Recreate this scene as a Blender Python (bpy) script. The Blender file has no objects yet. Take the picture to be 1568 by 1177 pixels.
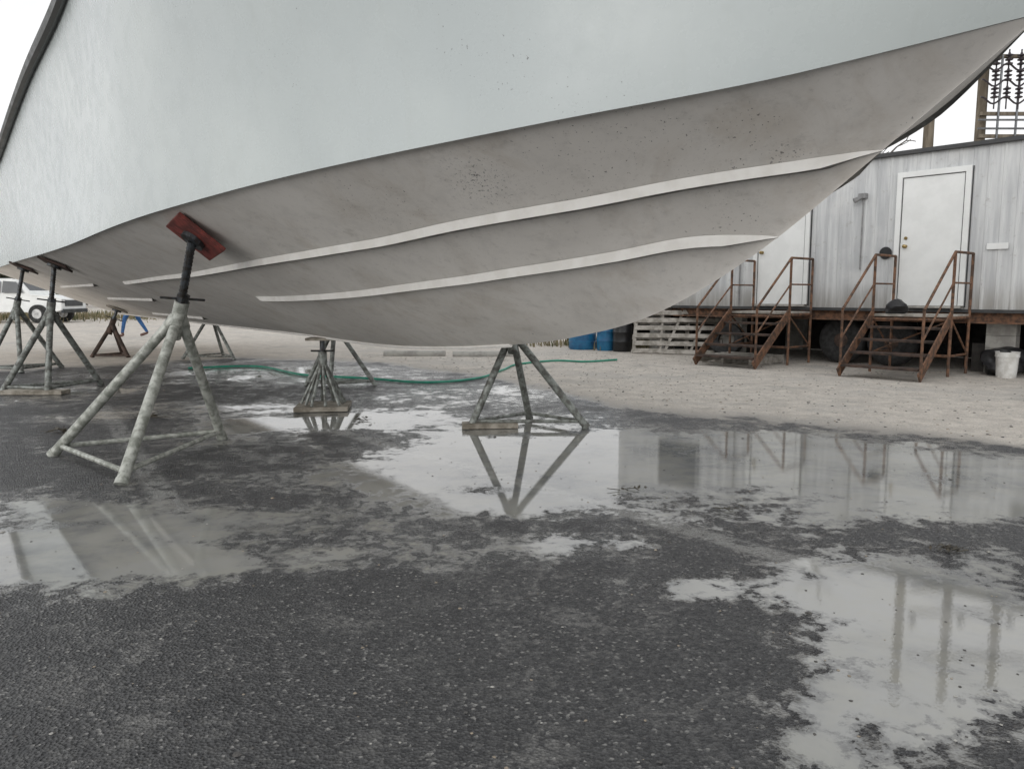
import bpy, math, random
import numpy as np
from mathutils import Vector, Matrix
random.seed(7)
scene = bpy.context.scene
scene.view_settings.view_transform = 'Standard'
scene.view_settings.look = 'None'
scene.view_settings.exposure = 0

# ------------------------------------------------------------------ helpers
class MB:
    """tiny mesh builder"""
    def __init__(s): s.v=[]; s.f=[]; s.m=[]
    def add(s, vs, fs, mi=0):
        o=len(s.v); s.v.extend([tuple(p) for p in vs])
        for f in fs: s.f.append(tuple(i+o for i in f)); s.m.append(mi)
    def box(s, c, ex, ey, ez, mi=0):
        c=Vector(c); ex=Vector(ex)/2; ey=Vector(ey)/2; ez=Vector(ez)/2
        vs=[c+a*ex+b*ey+d*ez for a in(-1,1) for b in(-1,1) for d in(-1,1)]
        s.add(vs,[(0,1,3,2),(4,6,7,5),(0,4,5,1),(2,3,7,6),(0,2,6,4),(1,5,7,3)],mi)
    def cyl(s,p0,p1,r0,r1=None,n=10,mi=0,cap=True):
        p0=Vector(p0);p1=Vector(p1)
        if r1 is None:r1=r0
        d=(p1-p0)
        if d.length<1e-6:return
        d.normalize()
        a=d.orthogonal().normalized(); b=d.cross(a)
        vs=[]
        for p,r in((p0,r0),(p1,r1)):
            for i in range(n):
                t=2*math.pi*i/n; vs.append(p+a*math.cos(t)*r+b*math.sin(t)*r)
        fs=[(i,(i+1)%n,n+(i+1)%n,n+i) for i in range(n)]
        if cap: fs+= [tuple(range(n-1,-1,-1)),tuple(range(n,2*n))]
        s.add(vs,fs,mi)
    def tube(s,pts,r,n=8,mi=0):
        pts=[Vector(p) for p in pts]
        vs=[];fs=[]
        up=Vector((0,0,1)); k=len(pts)
        for j,p in enumerate(pts):
            d=(pts[min(j+1,k-1)]-pts[max(j-1,0)]).normalized()
            a=d.cross(up)
            if a.length<1e-3:a=d.orthogonal()
            a.normalize(); b=a.cross(d)
            for i in range(n):
                t=2*math.pi*i/n; vs.append(p+a*math.cos(t)*r+b*math.sin(t)*r)
        for j in range(k-1):
            for i in range(n):
                fs.append((j*n+i,j*n+(i+1)%n,(j+1)*n+(i+1)%n,(j+1)*n+i))
        fs+=[tuple(range(n-1,-1,-1)),tuple(range((k-1)*n,k*n))]
        s.add(vs,fs,mi)
    def lathe(s,c,prof,axis=(0,0,1),n=24,mi=0):
        c=Vector(c);d=Vector(axis).normalized();a=d.orthogonal().normalized();b=d.cross(a)
        vs=[]
        for r,h in prof:
            for i in range(n):
                t=2*math.pi*i/n; vs.append(c+d*h+a*math.cos(t)*r+b*math.sin(t)*r)
        fs=[]
        for j in range(len(prof)-1):
            for i in range(n):
                fs.append((j*n+i,j*n+(i+1)%n,(j+1)*n+(i+1)%n,(j+1)*n+i))
        s.add(vs,fs,mi)
    def obj(s,name,mats,parent=None,smooth=False,bevel=0):
        me=bpy.data.meshes.new(name); me.from_pydata(s.v,[],s.f)
        for m in (mats if isinstance(mats,list) else [mats]): me.materials.append(m)
        me.polygons.foreach_set('material_index',s.m)
        if smooth: me.polygons.foreach_set('use_smooth',[True]*len(s.f))
        me.update()
        o=bpy.data.objects.new(name,me); scene.collection.objects.link(o)
        if parent: o.parent=parent
        if bevel:
            b=o.modifiers.new('b','BEVEL'); b.width=bevel; b.segments=2; b.limit_method='ANGLE'
        if smooth:
            try: me.set_sharp_from_angle(angle=math.radians(38))
            except Exception: pass
        return o

def empty(name):
    e=bpy.data.objects.new(name,None); scene.collection.objects.link(e); e.empty_display_size=.2
    return e

def pchip(xs,ys):
    xs=np.array(xs,float);ys=np.array(ys,float)
    h=np.diff(xs);d=np.diff(ys)/h;n=len(xs);m=np.zeros(n)
    m[0]=d[0];m[-1]=d[-1]
    for i in range(1,n-1):
        m[i]=(d[i-1]*h[i]+d[i]*h[i-1])/(h[i-1]+h[i])
    def f(x):
        x=min(max(x,xs[0]),xs[-1]); i=int(min(np.searchsorted(xs,x,side='right')-1,n-2)); i=max(i,0)
        t=(x-xs[i])/h[i]
        return float(ys[i]*(2*t**3-3*t*t+1)+h[i]*m[i]*(t**3-2*t*t+t)+ys[i+1]*(-2*t**3+3*t*t)+h[i]*m[i+1]*(t**3-t*t))
    return f

class NT:
    def __init__(s,mat):
        s.nt=mat.node_tree; s.n=s.nt.nodes; s.l=s.nt.links
    def node(s,t,**k):
        x=s.n.new(t)
        for a,b in k.items(): setattr(x,a,b)
        return x
    def inp(s,sock,val):
        if isinstance(val,bpy.types.NodeSocket): s.l.new(val,sock)
        else:
            if sock.type=='RGBA':
                if isinstance(val,(int,float)): val=(val,val,val,1)
                elif len(val)==3: val=(*val,1)
            sock.default_value=val
    def math(s,op,a,b=0.0,c=None,clamp=False):
        x=s.node('ShaderNodeMath',operation=op,use_clamp=clamp)
        s.inp(x.inputs[0],a); s.inp(x.inputs[1],b)
        if c is not None: s.inp(x.inputs[2],c)
        return x.outputs[0]
    def mr(s,v,a,b,c=0.0,d=1.0,smooth=True):
        x=s.node('ShaderNodeMapRange'); x.interpolation_type='SMOOTHSTEP' if smooth else 'LINEAR'
        s.inp(x.inputs[0],v)
        for i,q in zip((1,2,3,4),(a,b,c,d)): x.inputs[i].default_value=q
        return x.outputs[0]
    def mix(s,f,a,b,mode='MIX'):
        x=s.node('ShaderNodeMixRGB',blend_type=mode)
        s.inp(x.inputs[0],f);s.inp(x.inputs[1],a);s.inp(x.inputs[2],b); return x.outputs[0]
    def coord(s,scale=None):
        tc=s.node('ShaderNodeTexCoord').outputs['Object']
        if scale is None: return tc
        m=s.node('ShaderNodeMapping'); s.l.new(tc,m.inputs[0]); m.inputs['Scale'].default_value=scale
        return m.outputs[0]
    def noise(s,vec,scale,detail=4,rough=.55,dist=0):
        x=s.node('ShaderNodeTexNoise'); s.l.new(vec,x.inputs['Vector'])
        x.inputs['Scale'].default_value=scale;x.inputs['Detail'].default_value=detail
        x.inputs['Roughness'].default_value=rough;x.inputs['Distortion'].default_value=dist
        return x.outputs[0]
    def bump(s,h,strength=.3,dist=.01):
        x=s.node('ShaderNodeBump'); s.inp(x.inputs['Strength'],strength); x.inputs['Distance'].default_value=dist
        s.l.new(h,x.inputs['Height']); return x.outputs[0]

def newmat(name):
    m=bpy.data.materials.new(name); m.use_nodes=True
    return m,NT(m),m.node_tree.nodes['Principled BSDF']

def simple(name,c1,c2=None,scale=6,rough=.6,metal=0,bump=.15,bscale=40,detail=6,lo=.38,hi=.62,stretch=None,bd=.004):
    m,t,b=newmat(name); co=t.coord(stretch) if stretch else t.coord()
    if c2 is None: c2=tuple(x*.7 for x in c1)
    n=t.noise(co,scale,detail,.62)
    t.inp(b.inputs['Base Color'],t.mix(t.mr(n,lo,hi),c1,c2))
    t.inp(b.inputs['Roughness'],t.mr(n,.3,.7,max(rough-.12,.03),min(rough+.12,1)))
    b.inputs['Metallic'].default_value=metal
    if bump: t.inp(b.inputs['Normal'],t.bump(t.noise(co,bscale,4),bump,bd))
    return m

# ------------------------------------------------------------------ camera
cam=bpy.data.cameras.new('camera'); co=bpy.data.objects.new('camera',cam); scene.collection.objects.link(co)
co.location=(0,0,1.2); co.rotation_euler=(math.radians(90-6.7),0,0)
cam.sensor_width=36; cam.lens=27.05; cam.clip_start=.05; cam.clip_end=2000
scene.camera=co

# ------------------------------------------------------------------ world + sun
w=bpy.data.worlds.new('World'); scene.world=w; w.use_nodes=True
t=NT(w); bg=w.node_tree.nodes['Background']
sunv=Vector((-.50,-.80,.24)).normalized()
sky=t.node('ShaderNodeTexSky',sky_type='NISHITA'); sky.sun_disc=False
sky.sun_elevation=math.asin(sunv.z); sky.sun_rotation=math.atan2(sunv.x,sunv.y)
sky.air_density=1.2; sky.dust_density=4
hs=t.node('ShaderNodeHueSaturation'); hs.inputs['Saturation'].default_value=.15; t.l.new(sky.outputs[0],hs.inputs['Color'])
gen=t.node('ShaderNodeTexCoord').outputs['Generated']
mp=t.node('ShaderNodeMapping'); t.l.new(gen,mp.inputs[0]); mp.inputs['Scale'].default_value=(1,1,2.6)
cn=t.noise(mp.outputs[0],1.8,7,.55,.4)
cl=t.mix(t.mr(cn,.32,.68),(8.9,9.1,9.4),(11.6,11.6,11.6))
t.inp(bg.inputs[0],t.mix(.88,hs.outputs[0],cl)); bg.inputs[1].default_value=.108
sl=bpy.data.lights.new('sun','SUN'); sl.energy=.95; sl.angle=math.radians(42); sl.color=(1,.975,.94)
so=bpy.data.objects.new('sun',sl); scene.collection.objects.link(so); so.rotation_euler=sunv.to_track_quat('Z','Y').to_euler(); so.location=sunv*30

# ------------------------------------------------------------------ materials
steel=simple('galvanised_paint',(.46,.47,.43),(.22,.23,.20),18,.5,.15,.4,60)
steel_dk=simple('weathered_stand_paint',(.27,.29,.27),(.11,.11,.10),18,.55,.2,.4,60)
screw=simple('screw_steel',(.09,.10,.11),(.05,.045,.04),20,.45,.7,.4,150)
redpad=simple('red_plywood_pad',(.24,.045,.035),(.11,.03,.025),12,.65,0,.3,50)
wood=simple('weathered_wood',(.36,.33,.28),(.17,.15,.12),7,.8,0,.3,40)
woodgrey=simple('grey_pallet_wood',(.45,.42,.38),(.26,.24,.21),7,.85,0,.3,40)
rust=simple('rusted_steel',(.23,.12,.07),(.09,.06,.045),12,.8,.2,.4,50)
rustdk=simple('dark_rusted_steel',(.10,.065,.05),(.045,.035,.03),10,.8,.2,.4,50)
rubber=simple('tyre_rubber',(.03,.03,.03),(.018,.018,.018),12,.8)
black=simple('black_plastic',(.02,.02,.022),(.012,.012,.013),8,.4,0,.1)
blue=simple('blue_plastic',(.02,.17,.33),(.02,.11,.24),5,.45)
white=simple('white_paint',(.80,.81,.80),(.74,.75,.74),3,.45,0,.05)
whitepl=simple('white_bucket_plastic',(.75,.75,.73),(.55,.54,.51),7,.45)
poleW=simple('pole_wood',(.19,.16,.12),(.11,.09,.065),6,.9,0,.4,30,stretch=(1,1,.2))
insul=simple('insulator_porcelain',(.05,.04,.045),(.03,.025,.03),8,.3)
conc=simple('concrete',(.42,.41,.38),(.30,.29,.27),6,.85,0,.4,50)
hosem=simple('green_hose',(.03,.30,.20),(.02,.22,.15),6,.4)

def hullmat(name,base,dark,rough,bottom):
    m,t,b=newmat(name); c=t.coord()
    n1=t.noise(c,1.3,5,.5); n2=t.noise(c,7,7,.65); n3=t.noise(c,70,3,.6)
    col=t.mix(t.mr(n1,.35,.65),base,dark)
    if bottom:
        # sanding mottle, brown grime and dark smudges
        col=t.mix(t.mr(n2,.46,.72,0,.30),col,tuple(x*.62 for x in base))
        col=t.mix(t.mr(t.noise(c,2.3,6,.70,.5),.48,.72,0,.38),col,(.50,.43,.35))
        sm=t.noise(t.coord((2.0,2.0,4.5)),2.2,7,.7)
        col=t.mix(t.mr(sm,.54,.76,0,.42),col,(.36,.33,.29))
        col=t.mix(t.mr(t.noise(c,24,5,.75),.54,.74,0,.30),col,(.33,.30,.27))
    else:
        streak=t.noise(t.coord((9,9,.6)),1.5,6,.6)
        col=t.mix(t.mr(streak,.50,.72,0,.10),col,(.44,.46,.42))
        col=t.mix(t.mr(t.noise(c,.7,3,.5),.42,.62,0,.30),col,(.50,.545,.555))
        col=t.mix(t.mr(n2,.56,.76,0,.08),col,(.38,.40,.38))
    chips=t.mr(n3,.69 if not bottom else .655,.70,0,1)
    area=t.mr(n1,.58,.64)
    spots=[((-.168,3.73,1.69),.34),((.12,3.7,1.80),.16),((1.15,3.3,1.75),.16),((.35,3.9,1.35),.14),((.9,3.5,1.5),.12)] if bottom else [((.06,3.2,2.17),.08),((-.10,3.3,2.1),.08),((-.65,3.9,1.98),.09)]
    for p,r in spots:
        vm=t.node('ShaderNodeVectorMath',operation='DISTANCE'); t.l.new(c,vm.inputs[0]); vm.inputs[1].default_value=p
        loc=t.mr(vm.outputs['Value'],0,r,1,0)
        area=t.math('MAXIMUM',area,loc)
        ch2=t.mr(t.math('ADD',t.noise(c,60,4,.7),t.math('MULTIPLY',loc,.07)),.645,.66)
        chips=t.math('MAXIMUM',chips,t.math('MULTIPLY',ch2,t.mr(loc,.05,.3)))
    col=t.mix(t.math('MULTIPLY',t.math('MULTIPLY',chips,area),.85),col,(.05,.04,.04))
    t.inp(b.inputs['Base Color'],col)
    t.inp(b.inputs['Roughness'],t.mr(n2,.3,.7,rough-.05,rough+.1))
    t.inp(b.inputs['Normal'],t.bump(t.math('ADD',n1,t.math('MULTIPLY',n2,.04 if not bottom else .25)),.18,.010))
    return m
side_m=hullmat('hull_side_gelcoat',(.575,.62,.61),(.53,.575,.57),.24,False)
bot_m=hullmat('sanded_bottom_paint',(.85,.815,.77),(.76,.725,.68),.5,True)
strake_m=simple('strake_paint',(.80,.785,.75),(.72,.70,.66),7,.5,0,.05)
rail_m=simple('rub_rail_rubber',(.05,.055,.055),(.09,.095,.09),6,.4)
lip_m=simple('chine_painted_shadow',(.22,.22,.21),(.12,.12,.115),9,.8,0,.1)  # dark colour paints in the shadow line under the chine edge

# ------------------------------------------------------------------ ground
def axis(lo,hi,step,far_lo,far_hi,g=1.16):
    a=list(np.arange(lo,hi,step)); s=step; x=a[-1]
    while x<far_hi: s*=g; x+=s; a.append(x)
    s=step; x=a[0]; pre=[]
    while x>far_lo: s*=g; x-=s; pre.append(x)
    return np.array(pre[::-1]+a)
gx=axis(-6,6,.06,-700,700); gy=axis(1,9.5,.06,-500,900)
X,Y=np.meshgrid(gx,gy); nx,ny=len(gx),len(gy)
verts=np.stack([X.ravel(),Y.ravel(),np.zeros(X.size)],1)
idx=np.arange(nx*ny).reshape(ny,nx)
faces=np.stack([idx[:-1,:-1].ravel(),idx[:-1,1:].ravel(),idx[1:,1:].ravel(),idx[1:,:-1].ravel()],1)
me=bpy.data.meshes.new('ground'); me.from_pydata(verts.tolist(),[],faces.tolist())
blobs=[(-.30,5.3,.95,.85,.62),(-1.16,7.3,1.5,.9,.50),(.1,9.4,1.6,1.0,.36),(-3.4,11.8,2.2,1.6,.4),(1.3,6.1,1.4,1.0,.56),(2.5,5.6,1.3,.8,.58),
(2.7,4.6,1.0,.6,.46),(3.4,5.0,.8,.6,.4),(1.65,3.04,.7,.38,.55),(2.2,3.4,.6,.25,.3),(1.57,2.46,.6,.36,.5),(.99,2.13,.35,.25,.38),(.8,1.85,.3,.2,.3),(.63,3.04,.25,.16,.42),(.33,3.6,.50,.2,.42),
(-2.35,3.45,.9,.45,.82),(-2.5,4.25,.7,.25,.42),(-1.45,3.96,.9,.28,.42),(-1.5,3.35,.6,.16,.34),(-.54,3.4,.6,.18,.34),(-2.45,7,.5,.5,.52),(-2.7,6.2,.5,.25,.34),(-3.2,8.2,1.0,.5,.44),(-5.2,9.4,1.0,.7,.34),(-4.2,7.4,.8,.3,.28),
(.75,4.9,.9,.5,.42),(-.18,2.4,.9,.75,-.35),(-1.4,2.2,1.0,.6,-.22),(-3.4,6.3,.8,.8,-.10),(1.5,4.1,.9,.35,.26),(-.1,4.3,.7,.28,.34),(-1.7,4.9,.8,.22,.28)]
P=np.full(X.shape,-.27)
for bx,by,rx,ry,a in blobs: P+=a*np.exp(-((X-bx)/rx)**2-((Y-by)/ry)**2)
P=np.clip(P,-.7,.36)
bxs=[-700,-30,-12,-7.9,-5.2,-2.7,-.8,.53,1.18,2.4,3.5,3.9,4.6,6,12,700]
bys=[8,9,10.5,11.9,14.3,13.6,11.6,9.3,7.95,7.1,6.5,5.8,4.6,3,-2,-60]
S=(Y-np.interp(X,bxs,bys))*.5
S=np.clip(S,-1.5,3)
def segd(ax,ay,bx,by):
    dx,dy=bx-ax,by-ay; tt=np.clip(((X-ax)*dx+(Y-ay)*dy)/(dx*dx+dy*dy),0,1)
    return np.hypot(X-ax-tt*dx,Y-ay-tt*dy)
D=np.minimum(segd(-2.4,7.7,1.3,3.35),segd(-4.4,8.2,-1.9,4.2))
Pt=np.clip(1-D/.11,0,1)
for nm,arr in(('puddle',P),('sand',S),('stripe',Pt)):
    at=me.attributes.new(nm,'FLOAT','POINT'); at.data.foreach_set('value',arr.ravel().astype(np.float32))
me.update(); go=bpy.data.objects.new('ground',me); scene.collection.objects.link(go)
m,t,b=newmat('wet_asphalt_and_sand'); me.materials.append(m)
c=t.coord()
def attr(n): return t.node('ShaderNodeAttribute',attribute_name=n).outputs['Fac']
ap=attr('puddle'); as_=attr('sand'); st_=attr('stripe')
def ctr(n,k): return t.math('MULTIPLY',t.math('SUBTRACT',n,.5),k)
n1=t.noise(c,1.1,5,.6,.3); n2=t.noise(c,4.2,7,.68,.3); n3=t.noise(c,28,5,.7); nS=t.noise(c,.5,4,.6); n4=t.noise(c,13,4,.62,.5)
pud=t.math('ADD',t.math('ADD',ap,ctr(n1,1.0)),t.math('ADD',t.math('ADD',ctr(n2,1.05),ctr(n4,.42)),ctr(n3,.20)))
sandv=t.math('ADD',t.math('ADD',as_,ctr(n1,.9)),t.math('ADD',ctr(n2,.7),ctr(n3,.2)))
sandm=t.mr(sandv,-.05,.12)
wetp=t.mr(pud,0.0,.05)
film=t.mr(pud,-.34,0.0)
deep=t.mr(pud,.02,.22)
vo=t.node('ShaderNodeTexVoronoi'); t.l.new(c,vo.inputs['Vector']); vo.inputs['Scale'].default_value=95
vd=vo.outputs['Distance']; sep=t.node('ShaderNodeSeparateColor'); t.l.new(vo.outputs['Color'],sep.inputs[0])
agg=sep.outputs[0]; agg2=sep.outputs[1]
ac=t.mix(t.mr(agg,.1,1.0),(.012,.0125,.015),(.062,.062,.063))
ac=t.mix(t.mr(agg2,.92,.985,0,.9),ac,(.24,.235,.225))
dust=t.mr(t.math('ADD',t.math('MULTIPLY',n2,.5),t.math('MULTIPLY',n3,.5)),.49,.61)
zone=t.mr(t.math('ADD',nS,ctr(n1,.5)),.44,.58,.18,.75)
ac=t.mix(t.math('MULTIPLY',dust,zone),ac,(.18,.176,.168))
ac=t.mix(t.math('MULTIPLY',film,.35),ac,(.024,.025,.028))
silt=t.math('MULTIPLY',t.mr(pud,-.13,-.01),t.mr(n4,.44,.60))
ac=t.mix(t.math('MULTIPLY',silt,.60),ac,(.33,.325,.31))
paint=t.math('MULTIPLY',t.mr(st_,.15,.55),t.mr(n4,.46,.60,.75,0))
ac=t.mix(t.math('MULTIPLY',paint,.6),ac,(.42,.42,.40))
pc=t.mix(t.mr(n1,.38,.62),(.15,.155,.155),(.30,.30,.285))
pc=t.mix(t.mr(n2,.42,.6,0,.55),pc,(.30,.295,.26))
pc=t.mix(t.mr(t.math('ADD',deep,ctr(n4,1.0)),.1,.7,.6,0),pc,t.mix(agg,(.04,.04,.042),(.16,.16,.155)))
pc=t.mix(t.math('MULTIPLY',paint,.5),pc,(.42,.42,.40))
asph=t.mix(wetp,ac,pc)
sc=t.mix(t.mr(n2,.36,.64),(.62,.57,.505),(.47,.43,.38))
sc=t.mix(t.mr(n3,.48,.66,0,.5),sc,(.33,.305,.275))
sc=t.mix(t.mr(nS,.52,.64,0,.55),sc,(.42,.40,.37))
sc=t.mix(t.mr(n1,.54,.66,0,.5),sc,(.31,.295,.27))
sc=t.mix(t.mr(agg,.86,.95,0,.55),sc,(.72,.69,.65))
sc=t.mix(t.mr(agg2,.88,.95,0,.5),sc,(.20,.19,.18))
sc=t.mix(t.mr(sandv,.02,.40,.75,0),sc,(.20,.185,.165))
t.inp(b.inputs['Base Color'],t.mix(sandm,asph,sc))
ra=t.mix(wetp,t.mr(t.math('ADD',film,ctr(n3,.9)),0,1,.52,.20),t.mr(t.math('ADD',deep,ctr(n4,1.2)),0,1,.14,.03))
rs=t.mr(sandv,.0,.4,.30,.9)
t.inp(b.inputs['Roughness'],t.mix(sandm,ra,rs))
b.inputs['IOR'].default_value=1.6
hgt=t.math('ADD',t.math('MULTIPLY',vd,.9),t.math('MULTIPLY',n3,1.1))
calm=t.mr(deep,0,1,.90,.993)
bs=t.math('MULTIPLY',t.mix(film,1.0,.6),t.math('SUBTRACT',1.0,t.math('MULTIPLY',wetp,calm)))
bs=t.mix(sandm,bs,.7)
t.inp(b.inputs['Normal'],t.bump(hgt,bs,.014))

# ------------------------------------------------------------------ boat
K0=Vector((-.716,6.305,0)); F=Vector((.59,-.807,0)).normalized()
SB=Vector((F.y,-F.x,0))      # starboard, outboard
def W(s,b,z): return K0+F*s+SB*b+Vector((0,0,z))
kz=pchip([-14,-3,0,.86,1.88,2.53,3.24,3.76,4.14,4.34],[.765,.765,.768,.822,.935,1.085,1.42,1.765,2.03,2.17])
cb=pchip([-14,-8,-3.44,0,1.6,2.98,3.72,4.34],[2.34,2.25,2.13,1.89,1.55,1.03,.55,0])
cz=pchip([-14,-8,-3.44,0,1.6,2.98,3.72,4.34],[1.69,1.685,1.68,1.775,1.845,1.925,2.015,2.17])
hb=pchip([-14,-7.2,-3.9,-1.95,0,1.9,3.7,5.0,5.8],[2.45,2.42,2.30,2.2,2.2,2.05,1.5,.75,0])
hz=pchip([-14,-7.2,-3.9,-1.95,0,1.9,3.7,5.0,5.8],[3.0,3.09,3.43,3.6,3.75,3.9,4.1,4.25,4.32])
def bz(s,b):
    c_=max(cb(s),1e-4); u=min(abs(b)/c_,1)
    q=min(max((s-.5)/3.6,0),1); q=q*q*(3-2*q); p=1.08*(1-q)+.80*q
    k=kz(s); return k+(cz(s)-k)*(u**p)
boat=empty('boat')
st=np.concatenate([np.linspace(-14,-2,40),np.linspace(-1.8,4.0,70),np.linspace(4.03,4.34,14)])
US=np.concatenate([[0,.006,.015,.03],np.linspace(.055,1,20)]); NU=len(US)
mb=MB()
for sg in(1,-1):
    rows=[]
    for s in st:
        rows.append([W(s,sg*cb(s)*u,bz(s,cb(s)*u)) for u in US])
    vs=[p for r in rows for p in r]; fs=[]
    for j in range(len(st)-1):
        for i in range(NU-1):
            a=j*NU+i; q=(a,a+1,a+NU+1,a+NU)
            fs.append(q if sg>0 else q[::-1])
    mb.add(vs,fs)
mb.obj('hull_bottom',bot_m,boat,True)
NV=16
mb=MB()
def sidept(s,v,sg):
    q=(s+14)/18.34; sh=-14+q*19.8
    fade=min(1,max(0,(4.34-s)/.6))
    C=(s,cb(s)+.030*fade,cz(s)-.014*fade); H=(sh,hb(sh),hz(sh))
    fl=(.05+.22*max(0,min(1,(s+1)/4)))*fade
    bb=C[1]*(1-v)+H[1]*v-fl*math.sin(math.pi*v)*.7
    return W(C[0]*(1-v)+H[0]*v,sg*max(bb,0),C[2]*(1-v)+H[2]*v)
for sg in(1,-1):
    vs=[sidept(s,v,sg) for s in st for v in np.linspace(0,1,NV)]; fs=[]
    for j in range(len(st)-1):
        for i in range(NV-1):
            a=j*NV+i; q=(a,a+1,a+NV+1,a+NV); fs.append(q if sg>0 else q[::-1])
    mb.add(vs,fs)
mb.obj('hull_side',side_m,boat,True)
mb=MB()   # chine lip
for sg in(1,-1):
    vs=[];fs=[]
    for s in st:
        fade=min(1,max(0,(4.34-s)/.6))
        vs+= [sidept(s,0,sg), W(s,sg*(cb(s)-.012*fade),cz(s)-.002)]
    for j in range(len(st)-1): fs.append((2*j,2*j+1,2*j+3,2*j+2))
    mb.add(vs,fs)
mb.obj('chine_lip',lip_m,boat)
mb=MB()   # deck and transom
vs=[];fs=[]
for s in st:
    q=(s+14)/18.34; sh=-14+q*19.8
    vs+=[W(sh,hb(sh),hz(sh)+.0),W(sh,0,hz(sh)+.12),W(sh,-hb(sh),hz(sh)+.0)]
for j in range(len(st)-1):
    fs+=[(3*j,3*j+1,3*j+4,3*j+3),(3*j+1,3*j+2,3*j+5,3*j+4)]
mb.add(vs,fs)
mb.add([W(-14,0,.765),W(-14,2.34,1.69),W(-14,2.45,3.0),W(-14,0,3.12),W(-14,-2.45,3.0),W(-14,-2.34,1.69)],[(0,1,2,3,4,5)])
mb.obj('deck_and_transom',side_m,boat)
mb=MB()
for sg in(1,-1):
    for off,dz,r in((.03,-.03,.05),(.02,.07,.028)):
        mb.tube([W(sh,sg*(hb(sh)+off),hz(sh)+dz) for sh in np.linspace(-14,5.75,110)],r,8,0)
mb.obj('rub_rail',rail_m,boat,True)
under_m=simple('strake_underside_grime_and_shade',(.14,.13,.12),(.36,.34,.31),10,.8,0,.2)  # chipped grime, with the shadow below the strakes painted into its dark tone
def strake(name,pts,wd=.07):
    f=pchip([p[0] for p in pts],[p[1] for p in pts]); s0,s1=pts[0][0],pts[-1][0]
    mb=MB()
    ss=np.linspace(s0,s1,140)
    for sg in(1,-1):
        vs=[]
        for s in ss:
            bo=max(f(s),.001); fade=min(1,bo/.16)
            wdx=wd*min(1,(s-s0)/.12+.02)*fade
            bi=max(bo-wdx,.0)
            zi=bz(s,bi); zo=bz(s,bo)
            zb=max(min(zi,zo)-.003,zo-.05)
            vs+=[W(s,sg*bi,zi+.002),W(s,sg*bo,zb),W(s,sg*(bo+.010*fade),zo+.003*fade)]
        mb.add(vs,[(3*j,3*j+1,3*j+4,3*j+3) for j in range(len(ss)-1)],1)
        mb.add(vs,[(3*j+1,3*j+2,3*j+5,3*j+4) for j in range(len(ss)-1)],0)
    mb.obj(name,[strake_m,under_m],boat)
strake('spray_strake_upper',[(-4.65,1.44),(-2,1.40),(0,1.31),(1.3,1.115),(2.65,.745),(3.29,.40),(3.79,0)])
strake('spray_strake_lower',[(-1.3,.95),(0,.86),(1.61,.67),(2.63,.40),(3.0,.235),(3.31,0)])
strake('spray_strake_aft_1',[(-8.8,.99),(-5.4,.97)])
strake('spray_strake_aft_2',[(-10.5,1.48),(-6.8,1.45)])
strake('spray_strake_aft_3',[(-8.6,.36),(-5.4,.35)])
mb=MB(); mb.tube([W(s,0,kz(s)-.004) for s in np.linspace(-14,1.2,60)],.016,6); mb.obj('keel_strip',strake_m,boat)

# ------------------------------------------------------------------ boat stands
def hullnormal(s,b):
    e=.02
    p=W(s,b,bz(s,b)); p1=W(s+e,b,bz(s+e,b)); p2=W(s,b+e,bz(s,b+e))
    n=(p1-p).cross(p2-p).normalized()
    if n.z>0:n=-n
    return p,n
def world_sb(x,y):
    d=Vector((x,y,0))-K0; return d.dot(F),d.dot(SB)
def boat_stand(feet,apex,padxy,mat,padm=redpad,leg=.03,padsize=.36,blocks=None,tilt=0,padrot=.35):
    E=empty('boat_stand')
    s,b=world_sb(*padxy); P,n=hullnormal(s,b)
    if tilt: n=(n+SB*tilt).normalized(); P=P+n*tilt*.12
    A=Vector(apex); legs=MB()
    fv=[Vector((x,y,.0)) for x,y in feet]
    for f in fv:
        top=A+(f-A).normalized()*.03
        legs.cyl(f,top,leg,leg*.95,12)
        legs.cyl(f+Vector((0,0,.001)),f.lerp(A,.03),leg*1.12,leg*1.12,12)
    for i in range(3):
        a=fv[i].lerp(A,.07); c_=fv[(i+1)%3].lerp(A,.07)
        legs.cyl(a,c_,leg*.5,leg*.5,8)
    legs.obj('legs',mat,E,True)
    ax=(P-A).normalized()
    m2=MB(); m2.cyl(A-ax*.20,A+ax*.10,leg*1.35,leg*1.35,14)
    for f in fv: m2.cyl(A+(f-A).normalized()*.13,A+(f-A).normalized()*.03,leg*1.12,leg*1.2,12)
    m2.obj('collar',mat,E,True)
    m3=MB(); end=P+n*.07
    m3.cyl(A,end,leg*.72,leg*.72,12)
    k=int((end-A).length/.03)
    for i in range(k):
        q=A.lerp(end,i/k); m3.cyl(q,q+ax*.012,leg*.8,leg*.8,10)
    o=ax.orthogonal().normalized(); q=A+ax*.12
    m3.cyl(q-ax*.02,q+ax*.03,leg*1.25,leg*1.25,6)
    m3.cyl(q-o*.16,q+o*.16,.009,.009,6)
    m3.cyl(P+n*.075,P+n*.045,.085,.085,14)
    m3.obj('screw_post',screw,E,False)
    pm=MB(); ex=F-n*F.dot(n); ex.normalize(); ey=n.cross(ex)
    rot=padrot; ex2=ex*math.cos(rot)+ey*math.sin(rot); ey2=n.cross(ex2)
    pm.box(P+n*.028,ex2*padsize,ey2*padsize*.92,n*.028); pm.obj('pad',padm,E,False,.006)
    if blocks:
        bm_=MB()
        for (x,y,sx,sy,h,a) in blocks:
            e1=Vector((math.cos(a),math.sin(a),0));e2=Vector((-math.sin(a),math.cos(a),0))
            bm_.box((x,y,h/2+.004),e1*sx,e2*sy,Vector((0,0,h)))
        bm_.obj('timber_block',wood,E,False,.004)
    return E
oldpad=simple('old_brown_pad',(.09,.05,.04),(.05,.035,.03),9,.8)
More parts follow.
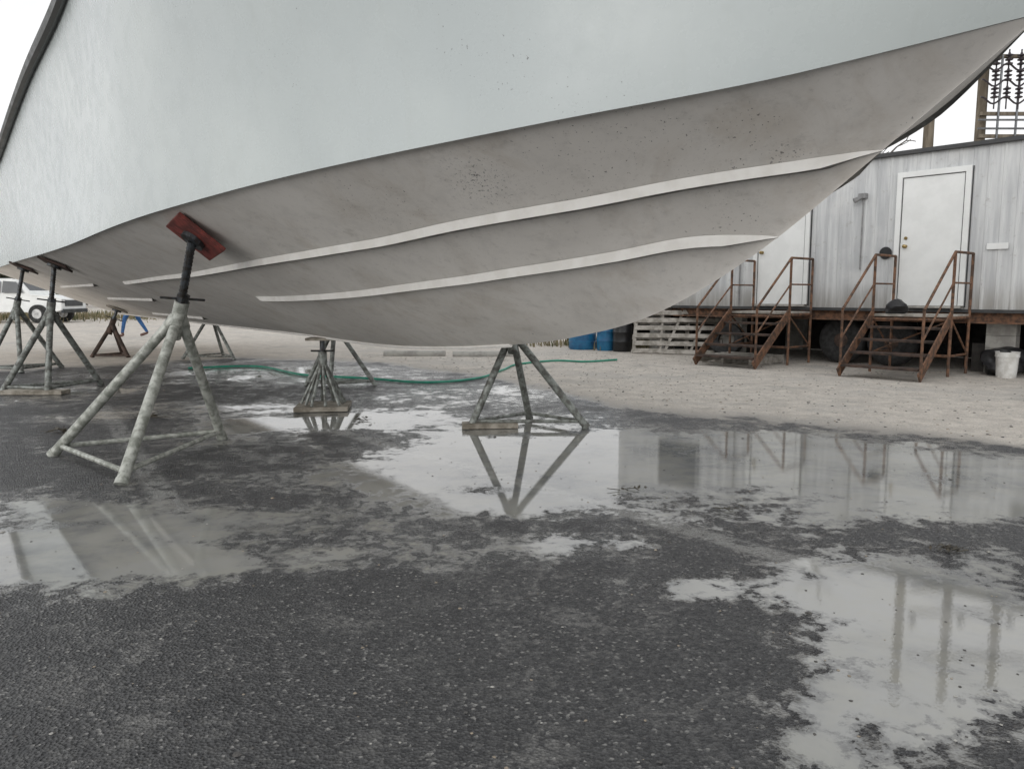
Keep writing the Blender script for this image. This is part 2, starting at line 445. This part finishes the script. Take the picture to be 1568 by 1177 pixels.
boat_stand([(-2.476,4.76),(-3.44,5.65),(-2.41,6.31)],(-2.42,5.62,1.06),(-2.17,5.45),steel,leg=.038,padsize=.40,tilt=.25,padrot=.1)
boat_stand([(-.376,6.85),(.68,6.85),(.17,7.39)],(.0,6.95,.86),(-.02,7.15),steel_dk,leg=.034,blocks=[(-.2,6.86,.5,.16,.045,.1)])
boat_stand([(-2.72,10.1),(-1.8,10.1),(-2.35,9.85)],(-2.3,10.0,.8),(-2.1,9.75),steel_dk,leg=.030)
boat_stand([(-6.1,14.2),(-5.1,14.1),(-5.6,14.9)],(-5.6,14.35,.85),(-5.4,14.3),steel_dk,leg=.03)
boat_stand([(-6.25,9.35),(-5.6,9.2),(-5.45,10.15)],(-5.72,9.58,1.0),(-5.62,9.60),steel_dk,padm=oldpad,leg=.038,blocks=[(-5.75,9.2,.75,.2,.05,.0)])
boat_stand([(-8.2,11.9),(-7.5,11.7),(-7.4,12.6)],(-7.72,12.05,1.0),(-7.55,12.05),steel_dk,padm=oldpad,leg=.038)
boat_stand([(-8.0,14.6),(-7.3,14.6),(-7.7,15.2)],(-7.69,14.83,.62),(-7.6,14.9),rustdk,leg=.04,padm=wood)
E=empty('keel_stand')
kp=W(-2.15,0,0)
m1=MB()
for i in range(10):
    a=2*math.pi*i/10; r=.24 if i%2 else .20
    m1.cyl(kp+Vector((math.cos(a)*r,math.sin(a)*r,.05)),kp+Vector((math.cos(a)*.035,math.sin(a)*.035,.46)),.017,.017,6)
m1.cyl(kp+Vector((0,0,.36)),kp+Vector((0,0,.60)),.05,.045,14)
m1.obj('legs',steel_dk,E,True)
m1=MB(); m1.cyl(kp+Vector((0,0,.55)),kp+Vector((0,0,.725)),.026,.026,12); m1.cyl(kp+Vector((-.12,0,.61)),kp+Vector((.12,0,.61)),.01,.01,6); m1.obj('screw_post',screw,E)
m1=MB(); m1.box(kp+Vector((0,0,.735)),(.30,0,0),(0,.22,0),(0,0,.028)); m1.box(kp+Vector((0,-.02,.027)),(.54,.06,0),(-.06,.5,0),(0,0,.045)); m1.obj('timber_block',wood,E,False,.004)

# ------------------------------------------------------------------ trailer (site office)
L0=Vector((2.37,16.8,0)); R=Vector((.67,-.742,0)).normalized(); Nn=Vector((R.y,-R.x,0))
def T(u,v,z): return L0+R*u+Nn*v+Vector((0,0,z))
TL=14.0; z0,z1=.95,3.38
m,t,b=newmat('trailer_siding'); c=t.coord(); cs=t.coord((5,5,.35))
nn=t.noise(cs,1.4,7,.65); n2=t.noise(c,1.2,5,.6); n5=t.noise(c,9,6,.7)
col=t.mix(t.mr(nn,.36,.62),(.64,.65,.65),(.47,.48,.49))
col=t.mix(t.mr(n2,.5,.7,0,.5),col,(.70,.70,.69)); col=t.mix(t.mr(n5,.58,.7,0,.5),col,(.34,.33,.31))
sx=t.node('ShaderNodeSeparateXYZ'); t.l.new(c,sx.inputs[0])
col=t.mix(t.math('MULTIPLY',t.mr(sx.outputs[2],1.0,1.45,1,0),t.mr(nn,.3,.6,.2,.7)),col,(.27,.25,.22))
t.inp(b.inputs['Base Color'],col); b.inputs['Roughness'].default_value=.5
siding=m
dark=simple('dark_trim',(.035,.037,.04),(.06,.06,.06),5,.6)
underfloor_m=simple('dark_underfloor',(.05,.045,.04),(.025,.023,.022),4,.9)
glass=simple('window_glass',(.03,.035,.04),(.05,.055,.06),2,.08,0,0)
TR=empty('trailer_office')
def corr(mb,p0,dirv,outv,length,za,zb,pitch=.1):
    vs=[];fs=[];n=int(length/pitch)
    for i in range(n):
        for du,dv in((0,0),(.70,0),(.78,.011),(.92,.011)):
            uu=min((i+du)*pitch,length); p=p0+dirv*uu+outv*dv
            vs+=[p+Vector((0,0,za)),p+Vector((0,0,zb))]
    vs+=[p0+dirv*length+Vector((0,0,za)),p0+dirv*length+Vector((0,0,zb))]
    for j in range(len(vs)//2-1): fs.append((2*j,2*j+2,2*j+3,2*j+1))
    mb.add(vs,fs)
mb=MB()
corr(mb,T(0,0,0),R,Nn,TL,z0,z1,.2); corr(mb,T(TL,-3.2,0),-R,-Nn,TL,z0,z1,.2)
corr(mb,T(0,-3.2,0),Nn,-R,3.2,z0,z1,.2); corr(mb,T(TL,0,0),-Nn,R,3.2,z0,z1,.2)
mb.obj('walls',siding,TR)
mb=MB()
mb.box(T(TL/2,-1.6,z1+.03),R*(TL+.16),Nn*3.4,Vector((0,0,.06)))
mb.add([T(-.08,.1,z1+.06),T(TL+.08,.1,z1+.06),T(TL+.08,-1.6,z1+.22),T(-.08,-1.6,z1+.22),T(TL+.08,-3.3,z1+.06),T(-.08,-3.3,z1+.06)],[(0,1,2,3),(3,2,4,5),(0,3,5),(1,4,2)])
mb.obj('roof',dark,TR)
mb=MB()
mb.box(T(TL/2,-.12,.86),R*TL,Nn*.10,Vector((0,0,.17)),0); mb.box(T(TL/2,-.06,.77),R*TL,Nn*.22,Vector((0,0,.02)),0)
mb.box(T(TL/2,-3.05,.86),R*TL,Nn*.10,Vector((0,0,.17)),0)
for u in np.arange(.4,TL,1.2): mb.box(T(u,-1.6,.84),R*.08,Nn*2.9,Vector((0,0,.12)),0)
mb.box(T(TL/2,.018,.945),R*TL,Nn*.03,Vector((0,0,.05)),1)
mb.obj('chassis_frame',[rust,dark],TR)
mb=MB(); mb.box(T(TL/2,-1.6,.935),R*(TL-.1),Nn*3.0,Vector((0,0,.02)))
mb.box(T(TL/2,-3.12,.38),R*TL,Nn*.02,Vector((0,0,.75))); mb.box(T(.02,-1.7,.38),R*.02,Nn*2.8,Vector((0,0,.75)))  # rear and end panels added to block light passing under the trailer
for u in(1.4,1.9,2.5,7.0,7.75,9.9): mb.box(T(u,-.6,.22),R*.42,Nn*.5,Vector((0,0,.44)))
mb.obj('floor_clutter_and_light_block',underfloor_m,TR)
mb=MB()
for u in(.8,2.6,7.2,9.8,12):
    for v in(-.35,-2.8):
        for k in range(4): mb.box(T(u,v,.1+.19*k),R*.4,Nn*.2,Vector((0,0,.185)))
mb.obj('block_piers',conc,TR)
mb=MB()
for u in(4.75,5.6,8.2,8.95):
    for v in(-.35,-2.75):
        mb.lathe(T(u,v-.11,.40),[(.14,.02),(.2,.0),(.33,.0),(.385,.03),(.40,.06),(.40,.18),(.385,.21),(.33,.24),(.2,.24),(.14,.2),(.0,.2)],Nn,24,0)
        mb.lathe(T(u,v+.07,.40),[(.0,.03),(.1,.03),(.16,0),(.19,.02)],Nn,20,1)
mb.obj('wheels',[rubber,rustdk],TR,True)
def door(u,wd=.90,h=2.0,zb=1.02):
    mb=MB()
    mb.box(T(u,.03,zb+h/2),R*wd,Nn*.03,Vector((0,0,h)),0)
    for sgn in(-1,1):
        mb.box(T(u+sgn*(wd/2+.045),.04,zb+h/2+.03),R*.08,Nn*.055,Vector((0,0,h+.06)),0)
        mb.box(T(u+sgn*(wd/2-.006),.047,zb+h/2),R*.010,Nn*.004,Vector((0,0,h)),3)
        mb.box(T(u+sgn*(wd/2+.093),.02,zb+h/2+.03),R*.012,Nn*.03,Vector((0,0,h+.10)),3)
    mb.box(T(u,.047,zb+h-.006),R*wd*.97,Nn*.004,Vector((0,0,.010)),3)
    mb.box(T(u,.04,zb+h+.045),R*(wd+.17),Nn*.057,Vector((0,0,.085)),0)
    mb.box(T(u,.05,zb-.02),R*(wd+.1),Nn*.09,Vector((0,0,.035)),1)
    mb.lathe(T(u-wd/2+.09,.046,zb+.93),[(.03,0),(.015,.03),(.03,.045),(.03,.07),(.0,.08)],Nn,12,2)
    mb.lathe(T(u-wd/2+.09,.046,zb+1.06),[(.025,0),(.025,.02),(.0,.02)],Nn,12,2)
    mb.obj('door',[white,conc,simple('brass',(.35,.25,.1),None,8,.35,.8),dark],TR,False,.003)
door(6.22); door(3.72)
def window(u,zc,wd,h):
    mb=MB()
    mb.box(T(u,.02,zc),R*wd,Nn*.02,Vector((0,0,h)),1)
    for sgn in(-1,1):
        mb.box(T(u+sgn*(wd/2+.02),.03,zc),R*.045,Nn*.04,Vector((0,0,h+.085)),0)
        mb.box(T(u,.03,zc+sgn*(h/2+.02)),R*wd,Nn*.038,Vector((0,0,.045)),0)
    mb.box(T(u,.034,zc),R*wd,Nn*.02,Vector((0,0,.03)),0)
    mb.obj('window',[simple('alu_frame',(.35,.35,.35),None,8,.4,.5),glass],TR)
window(7.98,2.35,.75,.85); window(1.6,2.3,.9,.9); window(11,2.35,.9,.9)
mb=MB()
mb.cyl(T(5.15,.04,1.6),T(5.15,.04,2.78),.012,.012,8,0); mb.box(T(5.15,.06,2.8),R*.12,Nn*.1,Vector((0,0,.08)),0); mb.cyl(T(5.15,.08,2.78),T(5.05,.16,2.72),.03,.045,10,0)
mb.lathe(T(5.55,.02,1.86),[(.09,0),(.10,.015),(.09,.03),(0,.035)],Nn,16,1)
mb.box(T(7.15,.03,1.9),R*.28,Nn*.02,Vector((0,0,.09)),2)
mb.cyl(T(2.9,.04,1.0),T(2.9,.04,3.3),.015,.015,8,0)
mb.obj('wall_fixtures',[simple('grey_conduit',(.3,.3,.3),None,9,.5,.3),black,white],TR)
def stairs(u0):
    E=empty('entry_stairs'); mb=MB(); hw=.56
    zl=.88; vl=.78
    mb.box(T(u0,.06+vl/2,zl),R*2*hw,Nn*vl,Vector((0,0,.035)),2)
    nst=4; run=.27; rise=.18
    for i in range(nst):
        vv=.06+vl+run*(i+.5); mb.box(T(u0,vv,zl-rise*(i+1)+.0),R*(2*hw-.06),Nn*(run-.02),Vector((0,0,.03)),1)
    vb=.06+vl+run*nst
    for sg in(-1,1):
        u=u0+sg*hw
        def bar(a,c_,r=.02,mi=0): mb.cyl(T(u,*a),T(u,*c_),r,r,8,mi)
        d=(T(u,vb,.05)-T(u,.06+vl,zl)); mid=(T(u,vb,.05)+T(u,.06+vl,zl))/2
        dn=d.normalized(); up=dn.cross(R).normalized()
        mb.box(mid,d,R*.02,up*.15,0)
        for v in(.1,.06+vl): bar((v,0),(v,1.80),.022)
        bar((.1,1.80),(.06+vl,1.80)); bar((.1,1.36),(.06+vl,1.36),.014); bar((.1,zl-.03),(.06+vl,zl-.03),.025); bar((.1,.30),(.06+vl,.30),.018)
        bar((.06+vl,1.80),(vb-.05,.98)); bar((.06+vl,1.36),(vb-.05,.56),.014); bar((vb-.05,.0),(vb-.05,.98),.02)
        bar((.1,.3),(.06+vl,zl-.05),.014)
    for z in(.30,zl-.06):
        mb.cyl(T(u0-hw,.06+vl,z),T(u0+hw,.06+vl,z),.022,.022,8,0)
    mb.cyl(T(u0-hw,.06+vl,.3),T(u0+hw,.06+vl,zl-.06),.014,.014,8,0)
    mb.obj('frame_and_treads',[rust,rustdk,woodgrey],E)
stairs(6.30); stairs(3.80)

def blobobj(name,c,rad,mat,parent=None,seed=0,amp=.15,seg=20):
    r=random.Random(seed); mb=MB(); vs=[];fs=[]
    ph=[(Vector((r.uniform(-1,1),r.uniform(-1,1),r.uniform(-1,1)))*5,r.uniform(0,6)) for _ in range(5)]
    for j in range(seg//2+1):
        th=math.pi*j/(seg//2)
        for i in range(seg):
            a=2*math.pi*i/seg; d=Vector((math.sin(th)*math.cos(a),math.sin(th)*math.sin(a),math.cos(th)))
            k=1+amp*sum(math.sin(d.dot(q)+p) for q,p in ph)/2.2
            vs.append((c[0]+d.x*rad[0]*k,c[1]+d.y*rad[1]*k,max(c[2]+d.z*rad[2]*k,.002)))
    for j in range(seg//2):
        for i in range(seg): fs.append((j*seg+i,j*seg+(i+1)%seg,(j+1)*seg+(i+1)%seg,(j+1)*seg+i))
    mb.add(vs,fs); return mb.obj(name,mat,parent,True)
p=T(5.98,.6,.98); blobobj('trash_bag',p,(.17,.17,.12),black,None,3,.22,28)
p=T(7.35,.0,.2); blobobj('trash_bag',p,(.3,.24,.22),black,None,5,.22,28)
p=T(7.45,.28,0)
def bucket(p):
    E=empty('plastic_bucket'); mb=MB(); mb.lathe(p,[(0,.01),(.125,0),(.128,.01),(.148,.33),(.156,.33),(.156,.30),(.150,.30),(.156,.37),(.162,.372),(.150,.372),(.145,.36),(.12,.03),(0,.03)],(0,0,1),28); mb.obj('pail',whitepl,E,True)
    mb=MB(); mb.tube([p+Vector((.155*math.cos(a),-.06*math.sin(a),.335-.12*math.sin(a))) for a in np.linspace(0,math.pi,14)],.003,6); mb.obj('handle',screw,E)
bucket(p)
def pallet(o,ex,ez,nrm,n=7,L=1.1):
    E=empty('wooden_pallet'); mb=MB(); ex=Vector(ex).normalized();ez=Vector(ez).normalized();nrm=Vector(nrm).normalized(); o=Vector(o)
    for i in range(n):
        mb.box(o+ex*L/2+ez*(.06+i*(L-.12)/(n-1))+nrm*.011,ex*L,ez*.095,nrm*.02)
        if i%2==0: mb.box(o+ex*L/2+ez*(.06+i*(L-.12)/(n-1))-nrm*.115,ex*L,ez*.095,nrm*.02)
    for k in(.03,L/2,L-.03): mb.box(o+ex*k+ez*L/2-nrm*.052,ex*.04,ez*L,nrm*.10)
    mb.obj('boards',woodgrey,E)
pallet((2.45,15.6,.0),(.97,-.2,0.0),(.12,.34,.93),(.17,-.93,.33))
pallet((3.0,15.35,.0),(.9,-.2,-.0),(.45,.30,.84),(.12,-.94,.33),6,1.05)
pallet(T(3.0,.45,.12),R,Nn,(0,0,1),6)
def barrel(p,mat,h=.85,r=.28,name='plastic_barrel'):
    E=empty(name); mb=MB(); mb.lathe(p,[(0,.0),(r*.92,0),(r,.04),(r,h*.32),(r*1.04,h*.34),(r,h*.36),(r,h*.64),(r*1.04,h*.66),(r,h*.68),(r,h-.04),(r*.95,h),(r*.85,h),(r*.83,h-.03),(0,h-.03)],(0,0,1),24); mb.obj('drum',mat,E,True)
    mb=MB(); mb.lathe(Vector(p)+Vector((r*.45,0,h-.03)),[(.04,0),(.04,.03),(0,.03)],(0,0,1),12); mb.obj('bung',black,E)
barrel((1.55,16.9,0),blue,.5,.30,'plastic_tub'); barrel((2.02,16.5,0),blue,.62,.20,); barrel((2.32,16.2,0),black,.62,.2)
mb=MB(); mb.lathe((4.2,15.0,.30),[(.15,.02),(.2,.0),(.30,.0),(.33,.06),(.33,.14),(.30,.2),(.2,.2),(.15,.17)],(-.4,-.9,.25),24); mb.obj('old_tyre',rubber,None,True)
def grass(name,regions,n,h,mats,seed=1):
    r=random.Random(seed); mb=MB()
    for _ in range(n):
        x,y,sx,sy=r.choice(regions); px=x+r.gauss(0,sx);py=y+r.gauss(0,sy)
        a=r.uniform(0,6.28);hh=h*r.uniform(.4,1.2);w_=hh*.05+.004
        dx,dy=math.cos(a),math.sin(a);l=r.uniform(.1,.6)*hh
        mb.add([(px-dy*w_,py+dx*w_,0),(px+dy*w_,py-dx*w_,0),(px+dx*l*.4+dy*w_*.6,py+dy*l*.4-dx*w_*.6,hh*.6),(px+dx*l,py+dy*l,hh)],[(0,1,2),(0,2,3)],0 if r.random()<.85 else 1)
    return mb.obj(name,mats)
gm=[simple('dry_grass',(.26,.22,.13),(.18,.155,.09),3,.9,0,0),simple('green_grass',(.09,.11,.045),(.06,.075,.03),3,.9,0,0)]
grass('weeds',[(1.6,18.0,.7,.3),(2.6,16.9,.4,.2)],500,.25,gm)
grass('grass',[(-22,38,8,1.5),(-12,40,6,1.5),(-30,36,6,2),(0,42,10,2)],8000,.4,gm,4)

# ------------------------------------------------------------------ utility pole structure
UP=empty('substation_pole_frame'); mb=MB()
py_=24.0
for x in(12.6,14.15,15.75,17.4,19.2):
    mb.cyl((x,py_,0),(x,py_,12.2),.17,.13,12,0)
for z in(5.9,6.55,8.2,9.0,10.5):
    mb.box((16.9,py_-.18,z),(5.8 if z<8.1 else 8.2,0,0),(0,.1,0),(0,0,.10),0)
for x in np.arange(14.3,19.6,.36):
    for z in(6.95,7.45,7.9):
        for k in range(3): mb.lathe((x,py_-.35,z+k*.12),[(.03,0),(.10,.02),(.11,.05),(.04,.08),(.03,.12)],(0,0,1),10,1)
        mb.cyl((x,py_-.35,z-.3),(x,py_-.35,z+.45),.022,.022,6,1)
for z in(6.9,7.4,7.85): mb.tube([(xx,py_-.35,z+.10*math.sin(xx*8.7)) for xx in np.linspace(13.9,20,80)],.028,5,1)
for x in np.arange(14.5,19.6,.55): mb.cyl((x,py_-.25,5.2),(x,py_-.3,8.2),.035,.035,6,2)
for z in(5.4,6.1,6.35): mb.cyl((13.9,py_-.3,z),(20,py_-.3,z),.03,.03,6,2)
for x in(12.6,14.15,15.75): 
    for k in range(3): mb.lathe((x+.3,py_-.25,9.1+k*.12),[(.03,0),(.10,.02),(.11,.05),(.04,.08)],(0,0,1),10,1)
mb.obj('poles_and_crossarms',[poleW,insul,simple('galv_bus',(.24,.25,.26),None,8,.4,.6)],UP)

# ------------------------------------------------------------------ bare trees + distant trees
bark=simple('bark',(.12,.10,.085),(.07,.06,.05),8,.9,0,.3,30)
def bare_tree(x,y,h,seed):
    r=random.Random(seed); mb=MB()
    def br(p,d,L,rad,lv):
        n=3; q=p
        for i in range(n):
            d=(d+Vector((r.gauss(0,.13),r.gauss(0,.13),r.gauss(0,.08)))).normalized()
            e=q+d*L/n; mb.cyl(q,e,rad*(1-.25*i/n),rad*(1-.25*(i+1)/n),6 if lv<2 else 4,0,False); q=e
            if lv<4 and i>0:
                for _ in range(2 if lv>0 else 3):
                    a=Vector((r.gauss(0,1),r.gauss(0,1),r.gauss(.25,.6))).normalized()
                    br(q,(d*.7+a*.75).normalized(),L*r.uniform(.5,.72),rad*.55,lv+1)
    br(Vector((x,y,0)),Vector((0,0,1)),h*.45,h*.022,0)
    return mb.obj('bare_tree',bark)
bare_tree(7.5,23,8,3); bare_tree(10.3,25,7.5,8); bare_tree(-24,48,9,11)
leaf1=simple('foliage',(.06,.075,.04),(.035,.045,.025),.6,.9,0,0); leaf2=simple('foliage_dark',(.035,.042,.025),(.09,.085,.05),.5,.9,0,0)
r=random.Random(5); mb=MB()
for k in range(90):
    cx=-90+k*2.1+r.uniform(-1,1); cy=75+r.uniform(-6,6); hh=r.uniform(3.5,8)
    mb.cyl((cx,cy,0),(cx,cy,hh*.6),.15,.08,5,1)
    for _ in range(210):
        a=r.uniform(0,6.28);zz=r.random()**.8; rr=hh*.38*math.sqrt(r.random())*(1.15-zz*.8)
        p=Vector((cx+math.cos(a)*rr,cy+math.sin(a)*rr,.4+zz*hh)); s_=r.uniform(.15,.42)
        u_=Vector((r.gauss(0,1),r.gauss(0,1),r.gauss(0,1))).normalized();v_=u_.orthogonal().normalized()
        mb.add([p-u_*s_,p+v_*s_,p+u_*s_,p-v_*s_],[(0,1,2,3)],r.randrange(2))
mb.obj('distant_trees',[leaf1,leaf2])

# ------------------------------------------------------------------ hose, wheel stops, debris
hp=[(-5.2,12.3),(-4.2,12.6),(-3.1,11.3),(-2.07,10.8),(-1.17,10.3),(-.5,10.8),(-.15,12.0),(.1,13.0),(.77,13.7),(1.3,13.5),(1.9,13.9)]
fx=pchip(range(len(hp)),[p[0] for p in hp]);fy=pchip(range(len(hp)),[p[1] for p in hp])
mb=MB(); mb.tube([(fx(q),fy(q),.02) for q in np.linspace(0,len(hp)-1,90)],.017,8); mb.obj('garden_hose',hosem,None,True)
def wheel_stop(x,y,a,L=1.5):
    e1=Vector((math.cos(a),math.sin(a),0));e2=Vector((-math.sin(a),math.cos(a),0));mb=MB();c=Vector((x,y,0))
    pr=[(-.09,.0),(-.09,.05),(-.06,.10),(.06,.10),(.09,.05),(.09,0)]
    vs=[c+e1*sx+e2*a_+Vector((0,0,b_)) for sx in(-L/2,L/2) for a_,b_ in pr]
    fs=[(i,i+1,i+7,i+6) for i in range(5)]+[(5,4,3,2,1,0),(6,7,8,9,10,11),(5,0,6,11)]
    mb.add(vs,fs); mb.obj('parking_curb_stop',conc,None,False,.01)
wheel_stop(-1.9,15.0,.0,1.2); wheel_stop(-.5,14.9,.05,1.3)
r=random.Random(2); mb=MB()
def chip(x,y,s,mi,flat=.4):
    n=r.randint(5,7); vs=[];
    for k,(zz,f) in enumerate(((.001,1),(s*flat,.65))):
        for i in range(n):
            a=6.28*i/n+r.uniform(-.2,.2); q=s*f*r.uniform(.7,1.2); vs.append((x+math.cos(a)*q,y+math.sin(a)*q,zz*r.uniform(.8,1.2)))
    mb.add(vs,[(i,(i+1)%n,n+(i+1)%n,n+i) for i in range(n)]+[tuple(range(n,2*n))],mi)
for _ in range(1600):
    y=1.3+r.random()**1.4*10; x=r.uniform(-.75,.8)*y
    chip(x,y,r.uniform(.002,.007)*(1 if r.random()<.96 else 2.2),r.choice([0,1,1,2]))
for _ in range(3000):
    x=r.uniform(-3,9); y=6+r.random()*10
    if y>np.interp(x,bxs,bys)+.2: chip(x,y,r.uniform(.006,.018),r.choice([0,0,1,2]))
mb.obj('gravel',[conc,simple('dark_stone',(.10,.095,.09),None,20,.9),simple('tan_stone',(.33,.28,.22),None,20,.9)])
def clump(x,y,s,seed,n=26):
    q=random.Random(seed); mb=MB()
    for _ in range(n):
        a=q.uniform(0,6.28);px=x+q.gauss(0,s);py=y+q.gauss(0,s*.5);l=q.uniform(.4,1)*s*.8;zz=q.uniform(.004,s*.55)
        d=Vector((math.cos(a),math.sin(a),q.uniform(-.3,.5)))*l; o=Vector((-math.sin(a),math.cos(a),q.uniform(-.4,.4)))*l*.35; c=Vector((px,py,zz+.01))
        mb.add([c-d,c+o,c+d,c-o],[(0,1,2,3)])
    for _ in range(4):
        a=q.uniform(0,6.28); c=Vector((x+q.gauss(0,s),y+q.gauss(0,s*.4),.006)); mb.cyl(c,c+Vector((math.cos(a)*s*2,math.sin(a)*s*.8,.01)),.003,.002,5)
    mb.obj('leaf_debris',simple('wet_leaves',(.06,.05,.03),(.03,.025,.018),30,.6,0,0))
clump(2.05,3.50,.030,1,50); clump(.72,4.62,.04,2,9); clump(1.2,4.2,.04,3,9); clump(-1.45,7.25,.06,4,12); clump(-3.9,6.6,.08,8,16); clump(-3.6,7.4,.09,9,16)

# ------------------------------------------------------------------ pickup truck (far left)
def pickup(x,y):
    E=empty('pickup_truck'); 
    prof=[(0,.55),(0,.98),(.25,1.08),(1.25,1.16),(1.75,1.72),(2.1,1.82),(3.2,1.82),(3.45,1.25),(5.3,1.22),(5.35,.6),(4.9,.5),(.4,.45)]
    mb=MB(); n=len(prof); vs=[]
    for yy,sc in((-.9,0),(-.95,1),(.95,1),(.9,0)):
        for px,pz in prof:
            inset=.16 if pz>1.3 else 0
            vs.append((x-px,y+(yy+ (inset if yy<0 else -inset)),pz))
    fs=[tuple(range(n)),tuple(range(4*n-1,3*n-1,-1))]
    for k in range(3):
        for i in range(n): fs.append((k*n+i,k*n+(i+1)%n,(k+1)*n+(i+1)%n,(k+1)*n+i))
    mb.add(vs,fs); mb.obj('body',white,E,False,.03)
    mb=MB()
    for sg in(-1,1):
        yy=y+sg*.87
        mb.add([(x-1.5,yy+sg*.1,1.25),(x-1.85,yy-sg*.04,1.7),(x-2.4,yy-sg*.04,1.74),(x-2.4,yy+sg*.1,1.25)],[(0,1,2,3)])
        mb.add([(x-2.5,yy+sg*.1,1.25),(x-2.5,yy-sg*.04,1.74),(x-3.1,yy-sg*.04,1.74),(x-3.3,yy+sg*.1,1.25)],[(0,1,2,3)])
    mb.add([(x-1.3,y-.7,1.2),(x-1.3,y+.7,1.2),(x-1.72,y+.62,1.73),(x-1.72,y-.62,1.73)],[(0,1,2,3)])
    mb.box((x+.01,y,.82),(.04,0,0),(0,1.3,0),(0,0,.25)); mb.box((x+.03,y,.5),(.12,0,0),(0,1.8,0),(0,0,.16)); mb.obj('windows_and_grille',glass,E)
    mb=MB()
    for px in(.95,4.3):
        for sg in(-1,1):
            mb.lathe((x-px,y+sg*.95-.11,.38),[(0,.01),(.2,.0),(.33,.0),(.38,.04),(.38,.18),(.33,.22),(.2,.22),(0,.2)],(0,1,0),24,0)
            mb.cyl((x-px,y+sg*.95-.125,.38),(x-px,y+sg*.95+.125,.38),.2,.2,16,1)
    mb.obj('wheels',[rubber,simple('alloy',(.4,.4,.4),None,8,.4,.7)],E)
    mb=MB(); mb.box((x-.03,y-.72,.9),(.1,0,0),(0,.3,0),(0,0,.16)); mb.box((x-.03,y+.72,.9),(.1,0,0),(0,.3,0),(0,0,.16)); mb.obj('headlights',simple('lamp_lens',(.6,.6,.6),None,5,.1),E)
pickup(-18.7,33)

# ------------------------------------------------------------------ person walking behind the boat
def person(x,y,ang):
    J=[];Ed=[];Rr=[]
    def j(p,r,par=None):
        J.append(p);Rr.append(r)
        if par is not None: Ed.append((par,len(J)-1))
        return len(J)-1
    pel=j((0,0,.95),(.16,.12)); wa=j((.01,0,1.1),(.145,.105),pel); ch=j((.04,0,1.30),(.17,.12),wa); sh=j((.06,0,1.44),(.13,.09),ch)
    nk=j((.08,0,1.53),(.058,.058),sh); hd=j((.10,0,1.62),(.082,.078),nk); ht=j((.10,0,1.72),(.088,.08),hd); j((.10,0,1.77),(.06,.055),ht)
    j((.20,0,1.64),(.015,.013),hd)
    for sg,fx_ in((1,.28),(-1,-.30)):
        hp_=j((0,sg*.10,.90),(.095,.095),pel); kn=j((fx_*.55+.05,sg*.11,.50),(.062,.062),hp_); an=j((fx_ - (0 if fx_>0 else .02),sg*.11,.10 if fx_>0 else .14),(.042,.042),kn)
        he=j((fx_-.03,sg*.11,.05 if fx_>0 else .10),(.045,.045),an); j((fx_+.17,sg*.12,.035),(.04,.032),he)
        s_=j((.05,sg*.19,1.42),(.062,.06),sh); el=j((.0-fx_*.35,sg*.25,1.14),(.045,.045),s_); wr=j((.08-fx_*.6,sg*.25,.90),(.028,.028),el); pa=j((.10-fx_*.65,sg*.25,.83),(.034,.02),wr)
        for k in range(4): 
            f1=j((.075+k*.02-fx_*.68,sg*.245,.775),(.010,.010),pa); j((.08+k*.02-fx_*.70,sg*.235,.73-(.01 if k in(1,2) else 0)),(.008,.008),f1)
        th=j((.15-fx_*.65,sg*.235,.82),(.011,.011),pa); j((.165-fx_*.66,sg*.23,.785),(.009,.009),th)
    me=bpy.data.meshes.new('tmp'); me.from_pydata(J,Ed,[]); ob=bpy.data.objects.new('tmp',me); scene.collection.objects.link(ob)
    sk=ob.modifiers.new('s','SKIN'); 
    for i,v in enumerate(me.skin_vertices[0].data): v.radius=Rr[i] if isinstance(Rr[i],tuple) else (Rr[i],Rr[i])
    me.skin_vertices[0].data[0].use_root=True
    ob.modifiers.new('ss','SUBSURF').levels=2
    dg=bpy.context.evaluated_depsgraph_get(); m2=bpy.data.meshes.new_from_object(ob.evaluated_get(dg)); bpy.data.objects.remove(ob)
    m2.materials.clear()
    for mm in(simple('skin',(.45,.27,.19),None,8,.5),simple('blue_jeans',(.03,.11,.28),(.02,.07,.18),12,.8),simple('jacket',(.06,.065,.07),None,8,.8),simple('boot_leather',(.12,.06,.045),None,9,.6),simple('hair',(.04,.03,.02),None,30,.7)): m2.materials.append(mm)
    for p in m2.polygons:
        c=p.center; p.use_smooth=True
        if c.z<.13: i=3
        elif abs(c.y)>.18 and c.z<.9: i=0
        elif c.z<.98 and abs(c.y)<.20: i=1
        elif c.z<1.52: i=2
        elif c.z>1.68 or (c.x<.06 and c.z>1.56): i=4
        else: i=0
        p.material_index=i
    o=bpy.data.objects.new('person',m2); scene.collection.objects.link(o); o.location=(x,y,0); o.rotation_euler=(0,0,ang)
person(-10.7,21.8,math.radians(195))
